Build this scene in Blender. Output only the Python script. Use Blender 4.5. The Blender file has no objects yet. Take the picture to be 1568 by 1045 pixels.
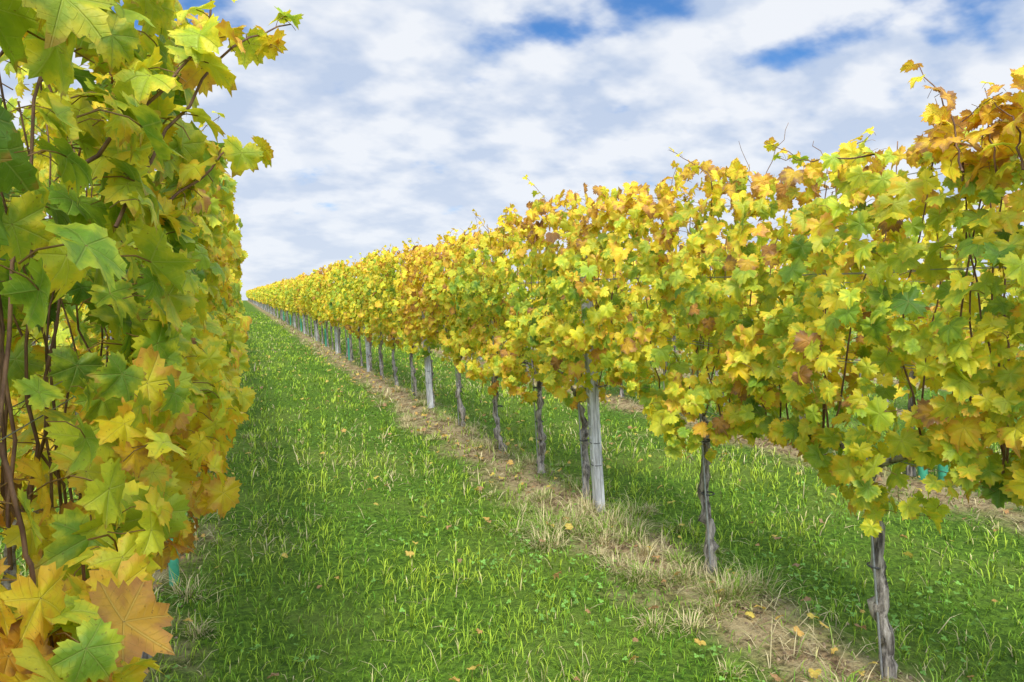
import bpy, math, numpy as np
from mathutils import Vector
rng=np.random.default_rng(7)
# ------------------------------------------------------------------ helpers
def hsh(ix,iy,seed):
    h=(ix.astype(np.int64)*374761393+iy.astype(np.int64)*668265263+seed*1274126177)&0xffffffff
    h=((h^(h>>13))*1274126177)&0xffffffff
    h=(h^(h>>16))&0xffff
    return h/65535.0
def vn(x,y,seed=0):
    x=np.asarray(x,float);y=np.asarray(y,float)
    ix=np.floor(x);iy=np.floor(y);fx=x-ix;fy=y-iy
    fx=fx*fx*(3-2*fx);fy=fy*fy*(3-2*fy)
    a=hsh(ix,iy,seed);b=hsh(ix+1,iy,seed);c=hsh(ix,iy+1,seed);d=hsh(ix+1,iy+1,seed)
    return ((a*(1-fx)+b*fx)*(1-fy)+(c*(1-fx)+d*fx)*fy)*2-1
def fbm(x,y,seed=0):
    x=np.asarray(x,float);y=np.asarray(y,float)
    return vn(x,y,seed)*.57+vn(x*2.1+5,y*2.1+3,seed+1)*.29+vn(x*4.3,y*4.3,seed+2)*.14
def ss(a,b,x):
    t=np.clip((x-a)/(b-a),0,1);return t*t*(3-2*t)
CREST=165
def gz(x,y):
    x=np.asarray(x,float);y=np.asarray(y,float)
    near=1-ss(20,60,np.hypot(x,y))
    z=.04*fbm(x*.7,y*.7,11)+.014*vn(x*3,y*3,15)*near
    k=(x+.42+1.35)%2.7-1.35
    z=z+.04*np.exp(-(k/.35)**2)
    t=np.clip(y-CREST,0,None)
    return z-.02*t*t/(t+20)
class MB:
    def __init__(s): s.V=[];s.F=[];s.M=[];s.A=[];s.B=[];s.C=[];s.n=0
    def add(s,V,F,mat,ca=None,cb=None,lc=None):
        V=np.asarray(V,float);F=np.asarray(F,int);n=len(V)
        s.V.append(V);s.F.append(F+s.n);s.M.append(np.full(len(F),mat,int))
        s.A.append(np.zeros((n,3))+(.3 if ca is None else ca));s.B.append(np.zeros((n,3))+(.3 if cb is None else cb))
        s.C.append(np.zeros((n,3)) if lc is None else lc);s.n+=n
    def obj(s,name,mats,smooth=True,attrs=True):
        V=np.concatenate(s.V);F=np.concatenate(s.F);M=np.concatenate(s.M)
        me=bpy.data.meshes.new(name);me.vertices.add(len(V));me.loops.add(len(F)*3);me.polygons.add(len(F))
        me.vertices.foreach_set('co',V.astype(np.float32).ravel())
        me.loops.foreach_set('vertex_index',F.astype(np.int32).ravel())
        me.polygons.foreach_set('loop_start',np.arange(0,len(F)*3,3,dtype=np.int32))
        for m in mats: me.materials.append(m)
        me.polygons.foreach_set('material_index',M.astype(np.int32))
        me.polygons.foreach_set('use_smooth',np.full(len(F),smooth))
        me.update(calc_edges=True)
        if attrs:
            for nm,arr in (('ca',s.A),('cb',s.B),('lc',s.C)):
                a=me.attributes.new(nm,'FLOAT_VECTOR','POINT')
                a.data.foreach_set('vector',np.concatenate(arr).astype(np.float32).ravel())
        o=bpy.data.objects.new(name,me);bpy.context.scene.collection.objects.link(o);return o
def tube(path,rad,sides=8,cap=True):
    P=np.asarray(path,float);n=len(P);rad=np.zeros(n)+rad
    T=np.gradient(P,axis=0);T/=np.linalg.norm(T,axis=1)[:,None]+1e-9
    ref=np.array([1,0,0.]) if abs(T[0,0])<.8 else np.array([0,0,1.])
    V=[]
    for i in range(n):
        u=np.cross(T[i],ref);u/=np.linalg.norm(u);w=np.cross(T[i],u)
        a=np.arange(sides)*2*math.pi/sides
        V.append(P[i]+rad[i]*(np.cos(a)[:,None]*u+np.sin(a)[:,None]*w))
    V=np.concatenate(V);F=[]
    for i in range(n-1):
        for j in range(sides):
            a=i*sides+j;b=i*sides+(j+1)%sides
            F+=[(a,b,b+sides),(a,b+sides,a+sides)]
    if cap:
        V=np.concatenate([V,P[-1:]]);c=len(V)-1
        for j in range(sides): F.append(((n-1)*sides+j,(n-1)*sides+(j+1)%sides,c))
    return V,np.array(F)
# ------------------------------------------------------------------ leaf templates
ang=np.radians([0,12,27,40,54,68,84,98,114,132,152,168,180])
rr=np.array([1.0,.88,.70,.84,.93,.82,.66,.76,.82,.74,.66,.46,.10])
def leaf_tpl(nout,rings,seed,pet=True,teeth=.09):
    r=np.random.default_rng(seed)
    ph=-math.pi+2*math.pi*(np.arange(nout)+.5)/nout
    a=np.abs(ph);k=rr*(1+r.normal(0,.06,len(rr)))
    R=np.interp(a,ang,k)
    if nout>=30: R=R*(1+teeth*np.where(np.arange(nout)%2==0,1,-1)*(.5+.8*r.random(nout)))
    cup=r.uniform(-.3,.9);fold=r.uniform(0,.8);wa=r.uniform(.06,.2);p0=r.uniform(0,6);tw=r.uniform(-.6,.6)
    curl=r.uniform(-.3,.9)
    V=[[0,0,0]]
    for q in range(1,rings+1):
        f=q/rings
        for i in range(nout):
            x=math.sin(ph[i])*R[i]*f;y=math.cos(ph[i])*R[i]*f
            rad=math.hypot(x,y)
            z=-cup*rad*rad*.6+fold*abs(x)*.5+wa*math.sin(ph[i]*5+p0)*rad**1.5+tw*x*y-curl*max(y,0)**2*.5
            z-=.05*math.cos(ph[i]*6.6)*rad
            V.append([x,y,z])
    F=[]
    for i in range(nout):
        j=(i+1)%nout
        F.append((0,1+j,1+i))
        for q in range(rings-1):
            a0=1+q*nout+i;a1=1+q*nout+j
            F+=[(a0,a1,a1+nout),(a0,a1+nout,a0+nout)]
    V=np.array(V,float);lc=V.copy();lc[:,2]=0
    if pet:
        L=r.uniform(.7,1.1)
        path=[[0,0.02,0],[0,-.3*L,-.12],[r.uniform(-.1,.1),-.65*L,-.5*L],[0,-.75*L,-.95*L]]
        tv,tf=tube(path,.022,3,False)
        F=F+[tuple(t) for t in (tf+len(V))]
        V=np.concatenate([V,tv]);lt=tv.copy();lt[:,2]=1;lc=np.concatenate([lc,lt])
    return V,np.array(F),lc
HI=[leaf_tpl(44,3,s) for s in range(14)]
MID=[leaf_tpl(18,2,s+20,True) for s in range(6)]
LOW=[leaf_tpl(8,1,s+40,False) for s in range(5)]
def nrm(v): return v/(np.linalg.norm(v,axis=1)[:,None]+1e-9)
def place(mb,tpls,P,N,D,S,ca,cb,mat):
    N=nrm(N);D=nrm(D-N*np.sum(N*D,1)[:,None]);X=np.cross(D,N)
    R=np.stack([X,D,N],axis=2)
    idx=rng.integers(0,len(tpls),len(P))
    for k,(V,F,lc) in enumerate(tpls):
        m=np.where(idx==k)[0]
        if len(m)==0: continue
        W=np.einsum('nij,kj->nki',R[m],V)*S[m][:,None,None]+P[m][:,None,:]
        FF=F[None]+(np.arange(len(m))*len(V))[:,None,None]
        L=np.broadcast_to(lc,(len(m),)+lc.shape).reshape(-1,3)
        mb.add(W.reshape(-1,3),FF.reshape(-1,3),mat,np.repeat(ca[m],len(V),0),np.repeat(cb[m],len(V),0),L)
PT=np.array([0,.2,.36,.48,.62,.76,.88,1.0])
PC=np.array([[.09,.21,.025],[.25,.42,.035],[.48,.60,.04],[.76,.75,.045],[.95,.75,.035],[.93,.55,.04],[.72,.34,.07],[.36,.18,.07]])
def pal(t):
    t=np.clip(t,0,1);return np.stack([np.interp(t,PT,PC[:,i]) for i in range(3)],1)
# ------------------------------------------------------------------ materials
def newmat(n):
    m=bpy.data.materials.new(n);m.use_nodes=True;nt=m.node_tree;nt.nodes.clear();return m,nt
def nd(nt,t,**k):
    n=nt.nodes.new(t)
    for a,b in k.items(): setattr(n,a,b)
    return n
def mth(nt,op,a,b=None,c=None,clamp=False):
    n=nt.nodes.new('ShaderNodeMath');n.operation=op;n.use_clamp=clamp
    for i,v in enumerate((a,b,c)):
        if v is None: continue
        if isinstance(v,(int,float)): n.inputs[i].default_value=v
        else: nt.links.new(v,n.inputs[i])
    return n.outputs[0]
def mix(nt,f,a,b,bt='MIX'):
    n=nt.nodes.new('ShaderNodeMix');n.data_type='RGBA';n.blend_type=bt
    for s,v in ((n.inputs[0],f),(n.inputs[6],a),(n.inputs[7],b)):
        if isinstance(v,(int,float)): s.default_value=v
        elif isinstance(v,tuple): s.default_value=v+(1,) if len(v)==3 else v
        else: nt.links.new(v,s)
    return n.outputs[2]
def noise(nt,vec,scale,detail=3,rough=.5,out=0):
    n=nd(nt,'ShaderNodeTexNoise');n.inputs['Scale'].default_value=scale;n.inputs['Detail'].default_value=detail;n.inputs['Roughness'].default_value=rough
    if vec is not None: nt.links.new(vec,n.inputs['Vector'])
    return n.outputs[out]
def mr(nt,v,a,b,c=0.,d=1.,smooth=True):
    n=nd(nt,'ShaderNodeMapRange');n.interpolation_type='SMOOTHSTEP' if smooth else 'LINEAR'
    nt.links.new(v,n.inputs[0])
    for i,q in enumerate((a,b,c,d)): n.inputs[i+1].default_value=q
    return n.outputs[0]
def attr(nt,name):
    n=nd(nt,'ShaderNodeAttribute');n.attribute_name=name;return n
def mat_leaf():
    m,nt=newmat('vine_leaf_mat');L=nt.links
    ca=attr(nt,'ca').outputs['Vector'];cb=attr(nt,'cb').outputs['Vector'];lc=attr(nt,'lc').outputs['Vector']
    sep=nd(nt,'ShaderNodeSeparateXYZ');L.new(lc,sep.inputs[0]);x,y,z=sep.outputs
    ax=mth(nt,'ABSOLUTE',x)
    geo=nd(nt,'ShaderNodeNewGeometry').outputs['Position']
    rad=mth(nt,'SQRT',mth(nt,'ADD',mth(nt,'MULTIPLY',x,x),mth(nt,'MULTIPLY',y,y)))
    ds=[]
    for a in (0,52,108):
        s,c=math.sin(math.radians(a)),math.cos(math.radians(a))
        cr=mth(nt,'ABSOLUTE',mth(nt,'SUBTRACT',mth(nt,'MULTIPLY',ax,c),mth(nt,'MULTIPLY',y,s)))
        dt=mth(nt,'ADD',mth(nt,'MULTIPLY',ax,s),mth(nt,'MULTIPLY',y,c))
        neg=mth(nt,'MULTIPLY',mth(nt,'LESS_THAN',dt,0),1.)
        ds.append(mth(nt,'ADD',cr,neg))
    dmin=mth(nt,'MINIMUM',mth(nt,'MINIMUM',ds[0],ds[1]),ds[2])
    vein=mr(nt,dmin,.006,.026,1,0)
    sv=mth(nt,'SINE',mth(nt,'MULTIPLY',mth(nt,'SUBTRACT',rad,mth(nt,'MULTIPLY',dmin,.75)),42.))
    svm=mth(nt,'MULTIPLY',mr(nt,sv,.88,1.),.35)
    veins=mth(nt,'MAXIMUM',vein,svm)
    n1=noise(nt,geo,26,3,.6);n2=noise(nt,geo,130,2,.6)
    e=mth(nt,'ADD',mth(nt,'ADD',mth(nt,'MULTIPLY',rad,.55),mth(nt,'MULTIPLY',dmin,1.1)),mth(nt,'MULTIPLY',mth(nt,'SUBTRACT',n1,.5),1.7))
    col=mix(nt,mr(nt,e,.2,.75),ca,cb)
    sp=mr(nt,mth(nt,'ADD',n2,mth(nt,'MULTIPLY',rad,.09)),.70,.78,0,.7)
    col=mix(nt,sp,col,mix(nt,.75,col,(.16,.06,.015)))
    em=mr(nt,mth(nt,'ADD',rad,mth(nt,'MULTIPLY',n1,.9)),1.27,1.44,0,.62)
    col=mix(nt,em,col,(.45,.20,.04))
    col=mix(nt,mth(nt,'MULTIPLY',veins,.34),col,mix(nt,.5,col,(.80,.78,.25)))
    pet=mth(nt,'GREATER_THAN',z,.5)
    col=mix(nt,pet,col,(.34,.20,.06))
    bump=nd(nt,'ShaderNodeBump');bump.inputs['Strength'].default_value=.7;bump.inputs['Distance'].default_value=.004
    L.new(mth(nt,'ADD',mth(nt,'MULTIPLY',veins,-.7),mth(nt,'MULTIPLY',n2,.5)),bump.inputs['Height'])
    p=nd(nt,'ShaderNodeBsdfPrincipled');L.new(col,p.inputs['Base Color']);p.inputs['Roughness'].default_value=.45
    p.inputs['Specular IOR Level'].default_value=.35;L.new(bump.outputs[0],p.inputs['Normal'])
    t=nd(nt,'ShaderNodeBsdfTranslucent');L.new(mix(nt,.3,col,(1.,.98,.4),'MULTIPLY'),t.inputs[0])
    ms=nd(nt,'ShaderNodeMixShader');ms.inputs[0].default_value=.38
    L.new(p.outputs[0],ms.inputs[1]);L.new(t.outputs[0],ms.inputs[2])
    o=nd(nt,'ShaderNodeOutputMaterial');L.new(ms.outputs[0],o.inputs[0]);return m
def mat_grass(nm='grass_mat'):
    m,nt=newmat(nm);L=nt.links
    ca=attr(nt,'ca').outputs['Vector']
    p=nd(nt,'ShaderNodeBsdfPrincipled');L.new(ca,p.inputs['Base Color']);p.inputs['Roughness'].default_value=.6
    p.inputs['Specular IOR Level'].default_value=.2
    o=nd(nt,'ShaderNodeOutputMaterial');L.new(p.outputs[0],o.inputs[0])
    return m
def simple(nm,c1,c2,scale,rough=.8,metal=0,stretch=(1,1,1),bump=.5,dist=.005):
    m,nt=newmat(nm);L=nt.links
    tc=nd(nt,'ShaderNodeTexCoord').outputs['Object'];mp=nd(nt,'ShaderNodeMapping');mp.inputs['Scale'].default_value=stretch;L.new(tc,mp.inputs[0])
    n=noise(nt,mp.outputs[0],scale,5,.65)
    col=mix(nt,mr(nt,n,.32,.68),c1,c2)
    b=nd(nt,'ShaderNodeBump');b.inputs['Strength'].default_value=bump;b.inputs['Distance'].default_value=dist;L.new(n,b.inputs['Height'])
    p=nd(nt,'ShaderNodeBsdfPrincipled');L.new(col,p.inputs['Base Color']);p.inputs['Roughness'].default_value=rough;p.inputs['Metallic'].default_value=metal
    L.new(b.outputs[0],p.inputs['Normal'])
    o=nd(nt,'ShaderNodeOutputMaterial');L.new(p.outputs[0],o.inputs[0]);return m
LEAF=mat_leaf();GRASS=mat_grass()
BARK=simple('vine_bark_mat',(.055,.043,.032),(.48,.42,.34),40,.9,0,(1,1,.15),1.,.016)
CANE=simple('cane_mat',(.09,.04,.02),(.26,.14,.07),40,.7,0,(1,1,.4),.4,.003)
POST=simple('post_mat',(.26,.255,.24),(.66,.65,.62),40,.7,0,(1,1,.07),1.,.008)
DARK=simple('band_mat',(.03,.03,.03),(.07,.07,.07),30,.6)
WIRE=simple('wire_mat',(.28,.28,.28),(.42,.42,.42),30,.45,.7)
TUBE=simple('tube_mat',(.03,.24,.13),(.07,.40,.23),8,.5)
STRIPOFF=.17
def mat_ground():
    m,nt=newmat('ground_mat');L=nt.links
    g=nd(nt,'ShaderNodeTexCoord').outputs['Object']
    sep=nd(nt,'ShaderNodeSeparateXYZ');L.new(g,sep.inputs[0])
    k=mth(nt,'PINGPONG',mth(nt,'ADD',sep.outputs[0],.42+STRIPOFF+27*2.7),1.35)
    w=noise(nt,g,1.9,5,.65)
    kk=mth(nt,'ADD',k,mth(nt,'MULTIPLY',mth(nt,'SUBTRACT',w,.5),1.1))
    strip=mr(nt,kk,.02,.42,1,0)
    n1=noise(nt,g,.9,4,.6);n2=noise(nt,g,30,4,.7);n3=noise(nt,g,7,4,.65)
    gr=mix(nt,mr(nt,n2,.35,.65),(.05,.10,.013),(.13,.23,.022))
    gr=mix(nt,mth(nt,'MULTIPLY',mr(nt,n1,.45,.7),.6),gr,(.19,.24,.045))
    dirt=mix(nt,mr(nt,n2,.35,.65),(.10,.065,.035),(.36,.25,.13))
    dirt=mix(nt,mth(nt,'MULTIPLY',mr(nt,n3,.42,.58),.75),dirt,(.44,.35,.18))
    col=mix(nt,strip,gr,dirt)
    b=nd(nt,'ShaderNodeBump');b.inputs['Strength'].default_value=.9;b.inputs['Distance'].default_value=.04;L.new(n2,b.inputs['Height'])
    p=nd(nt,'ShaderNodeBsdfPrincipled');L.new(col,p.inputs['Base Color']);p.inputs['Roughness'].default_value=.95;p.inputs['Specular IOR Level'].default_value=.1
    L.new(b.outputs[0],p.inputs['Normal'])
    o=nd(nt,'ShaderNodeOutputMaterial');L.new(p.outputs[0],o.inputs[0]);return m
gx=np.concatenate([-np.geomspace(600,9,22),np.linspace(-8,12,170),np.geomspace(13,600,22)])
gy=np.concatenate([-np.geomspace(600,4,14),np.linspace(-3,26,230),np.geomspace(26.4,900,80)])
X,Y=np.meshgrid(gx,gy);Z=gz(X,Y);nx,ny=len(gx),len(gy)
mb=MB();i=(np.arange(ny-1)[:,None]*nx+np.arange(nx-1)[None]).ravel()
mb.add(np.stack([X.ravel(),Y.ravel(),Z.ravel()],1),np.concatenate([np.stack([i,i+1,i+nx+1],1),np.stack([i,i+nx+1,i+nx],1)]),0)
mb.obj('ground',[mat_ground()],True,False)
# ------------------------------------------------------------------ vines
XR=2.31;XL=-.43
LEAN=(-.02,.11)
def lean(P):
    P=np.array(P,float);P[:,0]+=LEAN[0]*P[:,2];P[:,1]+=LEAN[1]*P[:,2];return P
def canopy(mb,x0,y0,y1,dens,tpls,row,vy,scale=1.,mat=0):
    n=int(dens*(y1-y0))
    y=rng.uniform(y0,y1,n)
    dv=np.min(np.abs(y[:,None]-np.asarray(vy)[None]),1)
    left=(row=='L')
    zb=.87-.24*np.exp(-(dv/.2)**2)+.14*vn(y*1.9,0*y+x0,3)
    zt=2.09+.09*vn(y*1.3,0*y+x0,5)+.10*vn(y*4.1,0*y+x0,6)
    if row=='R': zt=zt+.06*np.exp(-((y-1.0)/.5)**2)
    if left: zt=zt+.22*np.exp(-((y-1.9)/1.3)**2)+.03;zb=zb-.06*np.exp(-((y-1.2)/.6)**2)
    u=rng.beta(1.05,1.05,n)
    z=zb+(zt-zb)*u
    side=np.where(rng.random(n)<.60,1,-1)*(1 if left else -1)
    hw=(.30 if not left else .35)+.19*vn(y*2.3,z*3.0+x0,8)+.10*vn(y*5,z*5,9)
    hw=np.clip(hw,.08,None)*np.interp(u,[0,.12,.5,.85,1],[.45,.85,1.,.95,.6])
    off=hw*(1-.75*rng.random(n)**2.0)
    P=np.stack([x0+side*off,y,z+gz(np.full(n,x0),y)],1)
    N=np.stack([side*rng.uniform(.25,1.1,n),rng.normal(-.28,.5,n),rng.uniform(-.1,.95,n)],1)
    D=np.stack([side*rng.uniform(-.2,.6,n),rng.normal(0,.65,n),-rng.uniform(.3,1.1,n)],1)
    S=rng.uniform(.032,.076,n)*scale*np.interp(u,[0,1],[1.,.9])
    t=.46+.20*fbm(y*.9,z*1.6,21+int(x0*3))+rng.normal(0,.125,n)
    inner=(off/hw)
    if left:
        f=np.interp(y,[0,3,7],[1,.75,0])
        t+=f*np.interp(z,[.7,1.1,1.35,1.9,2.2],[.18,.10,-.11,-.06,.0])+.08*(1-f)
        S*=np.interp(y,[0,3,6],[1.28,1.15,1])
    else:
        t+=np.interp(z,[.6,1.1,1.5,1.85,2.15],[.09,.02,-.07,.07,.24])*np.interp(y,[0,6,20],[1.15,.85,.8])
        t+=.07*np.interp(y,[3,5,8,30],[0,1,1,.4])
    t-=.06*(inner<.6)
    t=np.where(rng.random(n)<(.008 if left else .022),rng.uniform(.82,1,n),t)
    keep=np.ones(n,bool)
    if left:
        d=np.sqrt(P[:,0]**2+P[:,1]**2+(P[:,2]-1.5)**2)
        lim=np.interp(P[:,1],[.5,.9,1.3,2.2],[-.24,-.2,-.12,.03])
        keep=(d>.74)&(P[:,0]<lim)
        keep&=~((P[:,1]<.9)&(P[:,0]>-.24))
    ca=pal(t-.06);cb=pal(t+rng.uniform(0,.22,n))
    v=rng.uniform(.74,1.07,n)[:,None];ca=ca*v;cb=cb*v
    k=keep
    place(mb,tpls,P[k],N[k],D[k],S[k],ca[k],cb[k],mat)
def wob(p0,p1,n,amp,seed):
    r=np.random.default_rng(seed);t=np.linspace(0,1,n)[:,None]
    P=np.array(p0)[None]*(1-t)+np.array(p1)[None]*t
    w=np.cumsum(r.normal(0,amp,(n,3)),0);w-=w[-1]*t;w[0]=0
    return P+w
def shoot(mb,pts,tpls,t0,nl,seed,s0=.06,rad=.0035,mats=(0,2)):
    r=np.random.default_rng(seed)
    P=np.array(pts,float);tt=np.linspace(0,1,len(P));q=np.linspace(0,1,12)
    C=np.stack([np.interp(q,tt,P[:,i]) for i in range(3)],1)
    for _ in range(2): C[1:-1]=(C[:-2]+2*C[1:-1]+C[2:])/4
    C[1:]+=r.normal(0,.004,(11,3))
    V,F=tube(C,np.linspace(rad,rad*.4,12),5);mb.add(V,F,mats[1])
    q2=np.linspace(.12,1,nl)
    B=np.stack([np.interp(q2,q,C[:,i]) for i in range(3)],1)
    o=r.normal(0,1,(nl,3));o[:,2]*=.5;o=nrm(o)
    s=s0*np.interp(q2,[0,.6,1],[1.05,.95,.6])*r.uniform(.75,1.15,nl)
    D=o*.8+np.array([0,0,-.5])+r.normal(0,.2,(nl,3));N=np.array([0,-.1,.7])+o*.5+r.normal(0,.35,(nl,3))
    Pp=B+o*s[:,None]*.7
    t=t0+r.normal(0,.10,nl)
    place(mb,tpls,Pp,N,D,s,pal(t-.04),pal(t+.14),mats[0])
def trunk(mb,x,y,seed,detail=True):
    r=np.random.default_rng(seed);g=float(gz(x,y))
    n=26 if detail else 5
    top=.80+r.uniform(-.05,.06)
    P=wob((x,y,-.03),(x+r.normal(0,.02),y+r.normal(0,.03),top),n,.009,seed)
    P=lean(P-np.array([x,y,0]))+np.array([x,y,g])
    R=np.linspace(.028,.020,n)*r.uniform(.85,1.15)*(1+.16*r.normal(0,1,n));R[0]*=1.35;R[-1]*=1.6;R[-2]*=1.3
    if detail: R[r.integers(6,18)]*=1.45
    V,F=tube(P,R,14 if detail else 5)
    if detail: V=V+r.normal(0,.0032,V.shape)
    mb.add(V,F,1)
    head=P[-1]
    for s in (-1,1):
        e=head+np.array([r.normal(0,.03),s*r.uniform(.4,.55),r.uniform(.02,.12)])
        C=wob(head-np.array([0,0,.03]),e,8,.012,seed+7*s+50);C[:,2]+=.06*np.sin(np.linspace(0,math.pi,8))
        V,F=tube(C,np.linspace(.014,.006,8),6);mb.add(V,F,1)
        if detail:
            for q in range(5):
                b=C[r.integers(1,8)]
                e2=b+np.array([r.normal(0,.13),r.normal(0,.1),r.uniform(.8,1.2)])
                CC=wob(b,e2,10,.014,seed+q*13+s);V,F=tube(CC,np.linspace(.0045,.0022,10),5);mb.add(V,F,2)
    return head
def stake(mb,x,y,seed):
    r=np.random.default_rng(seed);g=float(gz(x,y));h=r.uniform(1.1,1.35)
    dx,dy=-.035,r.uniform(-.03,.03)
    P=lean([[0,0,0],[0,0,h*.5],[0,0,h]])+np.array([x+dx,y+dy,g])
    V,F=tube(P,.005,6);mb.add(V,F,3)
    for z in (.42,.7):
        a=np.linspace(0,2*math.pi,14)
        c=lean(np.stack([.034*np.cos(a)+.0,.030*np.sin(a),np.full(14,z)],1))+np.array([x-.008,y,g])
        V,F=tube(c,.004,4,False);mb.add(V,F,4)
MATS=[LEAF,BARK,CANE,WIRE,DARK]
vR=[-.3,.80,1.83,2.87,4.28,5.05,6.02,7.2,8.5]+[9.5+1.1*k for k in range(142)]
vL=[-.9,.15,1.25,2.3,2.95,4.0,5.2]+[6.3+1.1*k for k in range(145)]
postR=[-.34]+[4.02+4.4*k for k in range(25)]
postL=[-1.2,5.6]+[10+4.4*k for k in range(24)]
def build_row(x0,vy,row,near,nd0):
    for i,y in enumerate(vy):
        if y>near: break
        mb=MB()
        a=(vy[i-1]+y)/2 if i else y-.55
        b=(y+vy[i+1])/2
        nt_=HI if y<6.5 else MID
        canopy(mb,x0,a,b,nd0,nt_,row,vy)
        xx=x0+rng.normal(0,.012)
        trunk(mb,xx,y,int(abs(x0)*100)+i*31)
        if y<12: stake(mb,xx,y,i)
        for s in range(rng.integers(3,6)):
            ys=rng.uniform(a,b);xs=x0+rng.normal(0,.14);h=rng.choice([.02,.07,.13,.17],p=[.3,.35,.25,.1])
            if row=='L' and ys<1.2: continue
            g=float(gz(x0,ys))
            shoot(mb,[(xs,ys,1.85+g),(xs+rng.normal(0,.05),ys+rng.normal(0,.06),2.03+g),(xs+rng.normal(0,.12),ys+rng.normal(0,.14),2.1+h+g)],nt_,.62 if row!='L' else .50,int(rng.integers(8,12)),int(rng.integers(1e6)),.052)
        # bare tendrils / cane tips
        for s in range(2):
            ys=rng.uniform(a,b);xs=x0+rng.normal(0,.1)
            if row=='L' and ys<1.6: continue
            C=wob((xs,ys,1.95),(xs+rng.normal(0,.1),ys+rng.normal(0,.1),2.15+rng.uniform(.02,.12)),8,.012,int(rng.integers(1e6)))
            V,F=tube(C,np.linspace(.0028,.0012,8),4);mb.add(V,F,2)
        mb.obj('grapevine',MATS)
    rest=[y for y in vy if y>near]
    y0=(rest[0]+[y for y in vy if y<=near][-1])/2
    mb=MB()
    canopy(mb,x0,y0,30,440,MID,row,vy,1.08);canopy(mb,x0,30,62,250,LOW,row,vy,1.5);canopy(mb,x0,62,168,85,LOW,row,vy,2.5)
    for i,y in enumerate(rest):
        trunk(mb,x0+rng.normal(0,.02),y,900+i,False)
    for s in range(60):
        ys=rng.uniform(y0,60);xs=x0+rng.normal(0,.1);h=rng.uniform(.0,.18)
        shoot(mb,[(xs,ys,1.9),(xs,ys,2.05),(xs+rng.normal(0,.08),ys+rng.normal(0,.1),2.1+h)],LOW,.62,7,s,.07)
    mb.obj('grapevine_row',MATS)
build_row(XR,vR,'R',13.5,700)
build_row(XL,vL,'L',10,680)
def far_row(x0,yend=110,k=1.):
    vy=[-1+x0*.07+1.12*k for k in range(106)]
    mb=MB();canopy(mb,x0,-.5,14,300*k,MID if k==1 else LOW,'B',vy,1.2);canopy(mb,x0,14,50,150*k,LOW,'B',vy,1.6);canopy(mb,x0,50,yend,80,LOW,'B',vy,2.1)
    for i,y in enumerate(vy):
        trunk(mb,x0,y,3000+i,False)
    mb.obj('grapevine_row',MATS)
far_row(XR+2.7);far_row(XR+5.4,80,.8);far_row(XL-2.7,80,.8)
mb=MB()
shoot(mb,[(-.20,1.42,1.62),(-.13,1.5,1.80),(-.03,1.55,1.97),(.04,1.6,2.06),(.135,1.68,2.115)],HI,.52,13,5,.060,.004)
shoot(mb,[(-.26,1.35,1.7),(-.12,1.45,1.88),(-.03,1.52,2.02),(-.02,1.55,2.18)],HI,.48,11,6,.062,.004)
shoot(mb,[(-.22,1.6,1.6),(-.08,1.7,1.75),(.0,1.75,1.85),(.05,1.8,1.84)],HI,.52,9,8,.068,.004)
shoot(mb,[(-.3,1.5,1.9),(-.22,1.5,2.1),(-.2,1.5,2.3)],HI,.46,9,9,.062,.004)
shoot(mb,[(-.3,1.0,1.85),(-.26,1.02,2.02),(-.27,1.1,2.2)],HI,.42,8,10,.062,.004)
for k,(xa,ya,za) in enumerate([(-.33,1.0,1.15),(-.30,1.08,1.1),(-.28,1.2,1.02),(-.38,1.12,1.12),(-.25,1.3,1.05)]):
    shoot(mb,[(xa,ya,za),(xa+.01,ya+.02,za-.12),(xa+.03,ya+.02,za-.28)],HI,.64,9,60+k,.062,.003)
for pts,sd in (([(-.285,.86,2.0),(-.262,.86,1.75),(-.245,.88,1.5),(-.258,.9,1.2),(-.31,.92,.98)],1),([(-.30,1.1,1.3),(-.27,1.1,1.1),(-.29,1.12,.85)],2)):
    P=np.array(pts);q=np.linspace(0,1,24);C=np.stack([np.interp(q,np.linspace(0,1,len(P)),P[:,k]) for k in range(3)],1)
    for _ in range(4): C[1:-1]=(C[:-2]+2*C[1:-1]+C[2:])/4
    C+=np.random.default_rng(sd).normal(0,.0012,C.shape)
    V,F=tube(C,.0034,7);mb.add(V,F,2)
mb.obj('vine_shoots',MATS)
mb=MB()
shoot(mb,[(2.1,4.5,1.95),(2.12,4.6,2.2),(2.0,4.75,2.38)],HI,.55,6,21,.045,.003)
shoot(mb,[(2.05,1.75,1.98),(1.99,1.95,1.99),(2.0,2.15,2.03)],HI,.3,4,22,.05,.0035)
for k in range(14):
    y=rng.uniform(.8,1.5);x=2.1+rng.normal(0,.12)
    shoot(mb,[(x,y,1.85),(x,y+.03,2.0),(x+rng.normal(0,.06),y+rng.normal(0,.08),2.08+.13*rng.random()-.07*(y-1))],HI,.68,10,100+k,.055,.0035)
mb.obj('vine_shoots',MATS)
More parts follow.
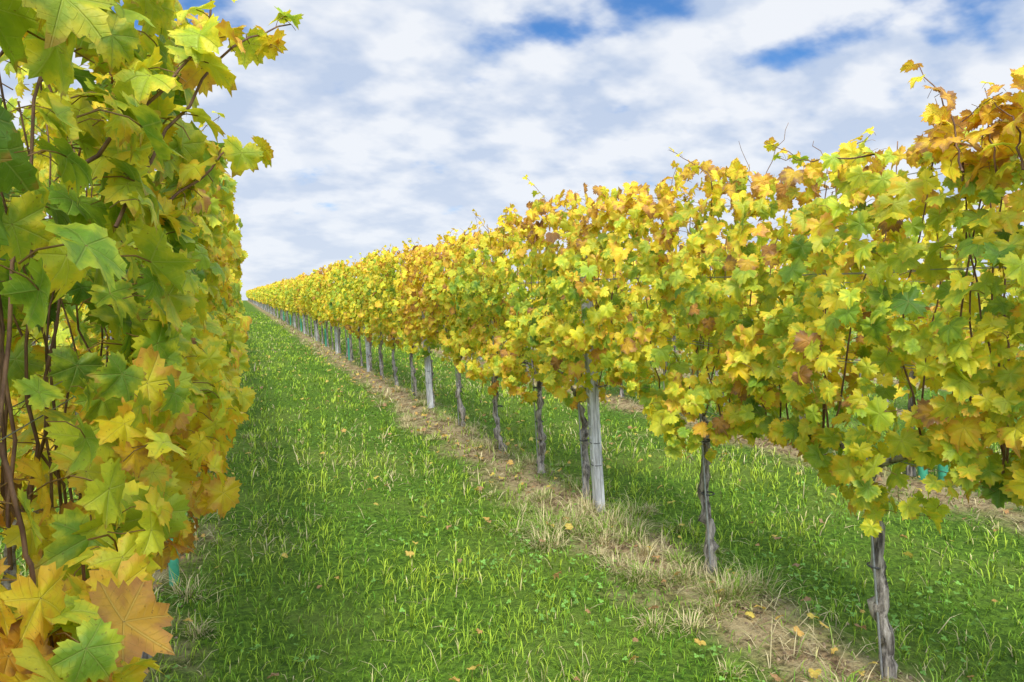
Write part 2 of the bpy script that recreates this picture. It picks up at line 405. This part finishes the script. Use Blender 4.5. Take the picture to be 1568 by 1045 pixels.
# ------------------------------------------------------------------ trellis posts, wires, guards
def post_mesh():
    mb=MB();H=1.82
    w,d,t=.033,.025,.006
    prof=[(-w,-d),(-w*.45,-d),(-w*.35,-d+.010),(w*.35,-d+.010),(w*.45,-d),(w,-d),(w,d),(w-t,d),(w-t,-d+t*2.6),(-w+t,-d+t*2.6),(-w+t,d),(-w,d)]
    n=len(prof);zs=np.linspace(-.05,H,14)
    V=np.array([(a,b,z) for z in zs for a,b in prof]);V=lean(V)
    F=[]
    for k in range(len(zs)-1):
        for j in range(n):
            a=k*n+j;b=k*n+(j+1)%n
            F+=[(a,b,b+n),(a,b+n,a+n)]
    mb.add(V,F,0)
    for z in np.arange(.35,1.8,.075):
        for s in (-1,1):
            c=np.array([s*(w+.004),-.004,z]);e=(.006,.008,.008)
            v=np.array([[i*e[0],j*e[1],k*e[2]+i*s*.006] for i in(-1,1) for j in(-1,1) for k in(-1,1)])+c
            f=[(0,1,3),(0,3,2),(4,6,7),(4,7,5),(0,4,5),(0,5,1),(2,3,7),(2,7,6),(0,2,6),(0,6,4),(1,5,7),(1,7,3)]
            mb.add(lean(v),f,0)
    a=np.linspace(0,2*math.pi,20)
    for z in (.32,.47):
        c=lean(np.stack([.040*np.cos(a),.031*np.sin(a),np.full(20,z)+.004*np.sin(a)],1));V,F=tube(c,.003,4,False);mb.add(V,F,1)
    return mb.obj('trellis_post',[POST,DARK],False,False)
pm=post_mesh();first=True
for x0,ys in ((XR,postR),(XL,postL),(XR+2.7,[1.2+4.4*k for k in range(12)])):
    for y in ys:
        o=pm if first else bpy.data.objects.new('trellis_post',pm.data)
        if not first: bpy.context.scene.collection.objects.link(o)
        first=False
        xo=-.05 if x0==XR else .04
        o.location=(x0+xo,y,float(gz(x0,y)));o.rotation_euler=(0,0,rng.normal(0,.06))
for x0 in (XR,XL,XR+2.7):
    mb=MB()
    for z,dx in ((.84,0),(1.2,.05),(1.2,-.05),(1.55,.05),(1.55,-.05),(1.9,0)):
        ys=np.arange(-1.2,60,.8)
        P=np.stack([np.full(len(ys),x0+dx)+LEAN[0]*z,ys,z+.04+.01*np.cos(ys*1.43)],1)
        V,F=tube(P,.0016,4);mb.add(V,F,0)
    mb.obj('trellis_wire',[WIRE],True,False)
def guard(x,y,h,r=.035):
    g=float(gz(x,y));mb=MB()
    a=np.linspace(0,2*math.pi,17)[:-1]
    Vs=[]
    for rad in (r,r-.003):
        for z in np.linspace(0,h,6): Vs.append(lean(np.stack([rad*np.cos(a),rad*np.sin(a),np.full(16,z)],1)))
    V=np.concatenate(Vs)+np.array([x,y,g]);F=[]
    for L in range(2):
        for k in range(5):
            for j in range(16):
                p=L*96+k*16+j;q=L*96+k*16+(j+1)%16;F+=[(p,q,q+16),(p,q+16,p+16)]
    for j in range(16):
        p=80+j;q=80+(j+1)%16;F+=[(p,q,q+96),(p,q+96,p+96)]
    mb.add(V,F,0);P=np.array([[x+.012,y,g],[x+.01,y+.03,g+h*1.0],[x,y+.08,g+h+.25]]);V,F=tube(P,.007,5);mb.add(V,F,1)
    mb.obj('vine_guard_tube',[TUBE,CANE],True,False)
guard(XL+.10,3.75,.58,.024);guard(XR+2.7,3.55,.42);guard(XR+2.7,3.72,.38)
for y in (15.3,19.6,22,26.3,27.5,31,33.2,38): guard(XR-.03,y,.5,.03)
guard(XL+.02,7.9,.5,.03)
# ------------------------------------------------------------------ grass
def stripk(x,y):
    k=np.abs((x+.42+STRIPOFF+1.35)%2.7-1.35)
    return 1-ss(.0,.45,k+.32*fbm(x*1.8,y*1.8,77)+.18*vn(x*7,y*7,78))
def blades(n,r0,r1,pw,kind):
    u=rng.random(n);e=2-pw
    r=(r0**e+u*(r1**e-r0**e))**(1/e)
    a=np.radians(rng.uniform(-28,68,n))
    x=r*np.sin(a);y=r*np.cos(a)
    cl=rng.random(n)<.55;q=.06*np.clip(r/3,1,4)
    cx=(np.floor(x/q)+hsh(np.floor(x/q),np.floor(y/q),1))*q;cy=(np.floor(y/q)+hsh(np.floor(x/q),np.floor(y/q),2))*q
    tid=hsh(np.floor(x/q),np.floor(y/q),5)
    x=np.where(cl,x*.45+cx*.55,x);y=np.where(cl,y*.45+cy*.55,y)
    st=stripk(x,y)
    if kind=='green': keep=rng.random(n)>st*.82
    else: keep=rng.random(n)<np.clip(st*.97+.06+.3*ss(.15,.5,vn(x*.9,y*.9,55)),0,1)*np.clip(.75+.7*vn(x*2.3,y*2.3,31),.12,1)
    x=x[keep];y=y[keep];r=r[keep];st=st[keep];tid=tid[keep];cl=cl[keep];n=len(x)
    patch=fbm(x*1.1,y*1.1,41);fine=vn(x*6,y*6,43);mid=fbm(x*2.7,y*2.7,47)
    az=rng.uniform(0,2*math.pi,n)+1.6*vn(x*9,y*9,49)
    if kind=='green':
        ln=rng.uniform(.03,.082,n)*np.clip(1+.45*patch+.25*fine+.4*mid,.4,1.7)*np.where(rng.random(n)<.02,1.5,1)*np.where(cl,.8+.4*tid,.9)
        bend=rng.uniform(.4,1.8,n);w=rng.uniform(.0011,.0027,n)
    else:
        ln=rng.uniform(.04,.17,n)*(1+.5*fine);bend=rng.uniform(.8,2.6,n);w=rng.uniform(.0011,.0026,n)
    ln*=np.interp(r,[3,15,40],[1,1.1,1.3]);w=w*np.clip(r/3.0,.8,20)**.8
    d=np.stack([np.cos(az),np.sin(az)],1)+np.array([.12,.1]);s=np.stack([-np.sin(az),np.cos(az)],1)
    g=gz(x,y)-.004
    B=np.stack([x,y,g],1)
    if kind=='green': th1=bend*.4;th2=bend
    else: th1=np.clip(bend*.6,0,1.45);th2=np.clip(bend,0,1.75)
    def fw(l,th): return np.stack([d[:,0]*l*np.sin(th),d[:,1]*l*np.sin(th),l*np.cos(th)],1)
    M=B+fw(ln*.55,th1);T=M+fw(ln*.45,th2);T[:,2]=np.maximum(T[:,2],g+.006)
    S=np.stack([s[:,0]*w,s[:,1]*w,0*w],1)
    V=np.stack([B-S,B+S,M-S*.85,M+S*.85,T],1).reshape(-1,3)
    F=np.array([[0,1,3],[0,3,2],[2,3,4]])[None]+(np.arange(n)*5)[:,None,None]
    if kind=='green':
        mixf=np.clip(.5+.55*patch+.4*mid+.2*fine+.2*(tid-.5)+rng.normal(0,.2,n),0,1)[:,None]
        c=np.array([.11,.27,.014])*(1-mixf)+np.array([.42,.54,.04])*mixf
        dry=(rng.random(n)<.05+.3*ss(.02,.5,st)+.25*ss(.15,.6,vn(x*.9,y*.9,55)))[:,None]
        c=np.where(dry,np.array([.56,.50,.20])*rng.uniform(.6,1.1,(n,1)),c)
    else:
        c=np.array([.62,.52,.27])*rng.uniform(.45,1.15,(n,1))
        gg=(rng.random(n)<.15)[:,None];c=np.where(gg,np.array([.22,.30,.05]),c)
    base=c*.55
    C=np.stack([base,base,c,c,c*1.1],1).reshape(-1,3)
    mb=MB();mb.add(V,F,0,C);return mb
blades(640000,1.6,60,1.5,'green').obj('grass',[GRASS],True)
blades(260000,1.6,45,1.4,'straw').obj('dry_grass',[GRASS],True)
def tufts():
    cs=[];
    for y in np.arange(1.2,11,.30):
        for q in range(2): cs.append((XR-.22+rng.normal(0,.22),y+rng.normal(0,.2),rng.uniform(.35,1.)))
    for q in range(20): cs.append((1.98+rng.normal(0,.22),3.85+rng.normal(0,.3),rng.uniform(.6,1.15)))
    for q in range(11): cs.append((2.12+rng.normal(0,.15),2.75+rng.normal(0,.2),rng.uniform(.6,1.1)))
    for y in np.arange(1.8,9,.4): cs.append((XL+.12+rng.normal(0,.16),y+rng.normal(0,.1),rng.uniform(.4,.9)))
    mb=MB()
    for (cx,cy,sc) in cs:
        n=130;az=rng.uniform(0,6.28,n);rad=rng.random(n)*.10*sc;x=cx+rad*np.cos(az);y=cy+rad*np.sin(az);az=az+rng.normal(0,.8,n)
        ln=rng.uniform(.07,.24,n)*sc;b1=rng.uniform(.2,1.4,n);b2=b1+rng.uniform(.2,1.3,n)
        B=np.stack([x,y,gz(x,y)-.005],1);d=np.stack([np.cos(az),np.sin(az),0*az],1);up=np.array([0,0,1.])
        M=B+(d*np.sin(b1)[:,None]+up*np.cos(b1)[:,None])*(ln*.5)[:,None];T=M+(d*np.sin(b2)[:,None]+up*np.cos(b2)[:,None])*(ln*.5)[:,None]
        T[:,2]=np.maximum(T[:,2],B[:,2]+.01);w=rng.uniform(.0011,.0023,n)
        S=np.stack([-np.sin(az)*w,np.cos(az)*w,0*w],1)
        V=np.stack([B-S,B+S,M-S*.85,M+S*.85,T],1).reshape(-1,3);F=np.array([[0,1,3],[0,3,2],[2,3,4]])[None]+(np.arange(n)*5)[:,None,None]
        gf=rng.random()*.8
        c=np.where((rng.random(n)<gf)[:,None],np.array([.24,.38,.04]),np.array([.64,.53,.27]))*rng.uniform(.55,1.12,(n,1))
        mb.add(V,F.reshape(-1,3),0,np.repeat(c,5,0))
    mb.obj('straw_tufts',[GRASS])
tufts()
def clover(n):
    V=[];F=[]
    for k in range(3):
        a=k*2.094;c=np.array([math.cos(a),math.sin(a),0])*.62;b=len(V);V.append(list(c+np.array([0,0,-.05])))
        for j in range(8):
            t=j*math.pi/4;V.append([c[0]+.55*math.cos(t),c[1]+.55*math.sin(t),.12])
        for j in range(8): F.append((b,b+1+j,b+1+(j+1)%8))
    V=np.array(V);F=np.array(F)
    r=(1.8**.6+rng.random(n)*(9**.6-1.8**.6))**(1/.6);a=np.radians(rng.uniform(-20,65,n));x=r*np.sin(a);y=r*np.cos(a)
    m=(rng.random(n)<np.clip(.08+.5*(vn(x*1.4,y*1.4,91)+.6*vn(x*4,y*4,92)),.02,.4))&(stripk(x,y)<.4);x=x[m];y=y[m];n=len(x)
    P=np.stack([x,y,gz(x,y)+rng.uniform(.02,.05,n)],1);N=np.stack([rng.normal(0,.35,n),rng.normal(0,.35,n),np.ones(n)],1);D=rng.normal(0,1,(n,3))
    c=np.array([.17,.34,.055])*rng.uniform(.6,1.2,(n,1));mb=MB()
    place(mb,[(V,F,V)],P,N,D,rng.uniform(.006,.014,n),c,c,0);mb.obj('clover',[GRASS],True)
clover(22000)
n=5400
x=rng.uniform(-1.2,5.5,n);y=rng.uniform(1.2,20,n);st=stripk(x,y);k=rng.random(n)<(.13+.55*st);x=x[k];y=y[k];n=len(x)
P=np.stack([x,y,gz(x,y)+np.where(st[k]>.4,.03,.055)+rng.uniform(0,.02,n)],1)
mb=MB();t=rng.uniform(.58,1.,n);ca=pal(t)*.7+np.array([.18,.13,.10]);
place(mb,HI,P,np.stack([rng.normal(0,.4,n),rng.normal(0,.4,n),np.ones(n)],1),rng.normal(0,1,(n,3)),rng.uniform(.014,.036,n),ca,ca*.8,0)
mb.obj('fallen_leaves',[LEAF])
n=2600;x=np.where(rng.random(n)<.7,XR-.15,XL-.02)+rng.normal(0,.17,n);y=rng.uniform(1,12,n)
a=(1+5**.5)/2
ico=nrm(np.array([(-1,a,0),(1,a,0),(-1,-a,0),(1,-a,0),(0,-1,a),(0,1,a),(0,-1,-a),(0,1,-a),(a,0,-1),(a,0,1),(-a,0,-1),(-a,0,1)],float))
icf=np.array([(0,11,5),(0,5,1),(0,1,7),(0,7,10),(0,10,11),(1,5,9),(5,11,4),(11,10,2),(10,7,6),(7,1,8),(3,9,4),(3,4,2),(3,2,6),(3,6,8),(3,8,9),(4,9,5),(2,4,11),(6,2,10),(8,6,7),(9,8,1)])
tp=[(ico*rng.uniform(.6,1.1,(12,1))*np.array([1,.8,.6]),icf,ico*0) for _ in range(5)]
mb=MB();cc=np.array([.28,.20,.12])*rng.uniform(.5,1.3,(n,1));place(mb,tp,np.stack([x,y,gz(x,y)+.001],1),rng.normal(0,.4,(n,3))+np.array([0,0,1]),rng.normal(0,1,(n,3)),rng.uniform(.004,.012,n),cc,cc,0)
mb.obj('soil_clods',[mat_grass('soil_mat')],False)
# ------------------------------------------------------------------ light, sky
EL,AZ=50,199
az=math.radians(AZ);el=math.radians(EL)
to=Vector((math.sin(az)*math.cos(el),math.cos(az)*math.cos(el),math.sin(el)))
w=bpy.data.worlds.new('World');bpy.context.scene.world=w;w.use_nodes=True;nt=w.node_tree;nt.nodes.clear();L=nt.links
sky=nd(nt,'ShaderNodeTexSky');sky.sky_type='NISHITA';sky.sun_disc=False;sky.sun_elevation=el;sky.sun_rotation=az
tc=nd(nt,'ShaderNodeTexCoord').outputs['Generated'];sep=nd(nt,'ShaderNodeSeparateXYZ');L.new(tc,sep.inputs[0])
zz=mth(nt,'ADD',mth(nt,'MAXIMUM',sep.outputs[2],0.),.34)
cx=nd(nt,'ShaderNodeCombineXYZ');L.new(mth(nt,'DIVIDE',sep.outputs[0],zz),cx.inputs[0]);L.new(mth(nt,'DIVIDE',sep.outputs[1],zz),cx.inputs[1])
mp=nd(nt,'ShaderNodeMapping');mp.inputs['Rotation'].default_value=(0,0,1.1);mp.inputs['Scale'].default_value=(1.,1.2,1);mp.inputs['Location'].default_value=(4.1,8.7,0);L.new(cx.outputs[0],mp.inputs[0])
c1=noise(nt,mp.outputs[0],4.2,5,.5);c2=noise(nt,mp.outputs[0],1.3,2,.5);c3=noise(nt,mp.outputs[0],4.6,4,.5)
mp2=nd(nt,'ShaderNodeMapping');mp2.inputs['Location'].default_value=(.05,.07,0);L.new(mp.outputs[0],mp2.inputs[0])
c1b=noise(nt,mp2.outputs[0],4.2,5,.5)
d=mth(nt,'ADD',mth(nt,'MULTIPLY',c1,.75),mth(nt,'MULTIPLY',c2,.35))
low=mr(nt,sep.outputs[2],.0,.3,.16,0.)
rt=mr(nt,sep.outputs[2],.25,.6,0,-.06)
cov=mr(nt,mth(nt,'ADD',mth(nt,'ADD',d,low),rt),.38,.53)
relief=mth(nt,'MULTIPLY',mth(nt,'SUBTRACT',c1,c1b),2.6)
shade=mth(nt,'ADD',mr(nt,c3,.34,.62),relief,None,True)
cl=mix(nt,shade,(5.5,6.5,8.3),(9.0,9.3,9.8))
cl=mix(nt,mr(nt,sep.outputs[2],0,.3,.45,0),cl,(8.4,8.9,9.7))
blue=mix(nt,1.,sky.outputs[0],(.60,1.08,1.6),'MULTIPLY')
col=mix(nt,mth(nt,'MULTIPLY',cov,.97),blue,cl)
vm=nd(nt,'ShaderNodeVectorMath');vm.operation='DOT_PRODUCT';L.new(tc,vm.inputs[0]);vm.inputs[1].default_value=tuple(to)
gl=mr(nt,vm.outputs['Value'],.2,1.,1.,3.5)
gc=nd(nt,'ShaderNodeCombineXYZ')
for q in range(3): L.new(gl,gc.inputs[q])
col=mix(nt,1.,col,gc.outputs[0],'MULTIPLY')
bg=nd(nt,'ShaderNodeBackground');L.new(col,bg.inputs[0]);bg.inputs[1].default_value=.1
o=nd(nt,'ShaderNodeOutputWorld');L.new(bg.outputs[0],o.inputs[0])
sd=bpy.data.lights.new('sun','SUN');sd.energy=3.1;sd.angle=math.radians(10);sd.color=(1,.95,.84)
so=bpy.data.objects.new('sun',sd);bpy.context.scene.collection.objects.link(so)
so.rotation_euler=to.to_track_quat('Z','Y').to_euler()
cd=bpy.data.cameras.new('camera');cd.lens=24;cd.sensor_width=36;cd.clip_end=3000;cd.clip_start=.05
co=bpy.data.objects.new('camera',cd);bpy.context.scene.collection.objects.link(co)
co.location=(0,0,1.5);co.rotation_euler=(math.radians(90-3.95),0,math.radians(-21.9));bpy.context.scene.camera=co
vs=bpy.context.scene.view_settings;vs.view_transform='Standard';vs.look='None';vs.exposure=0
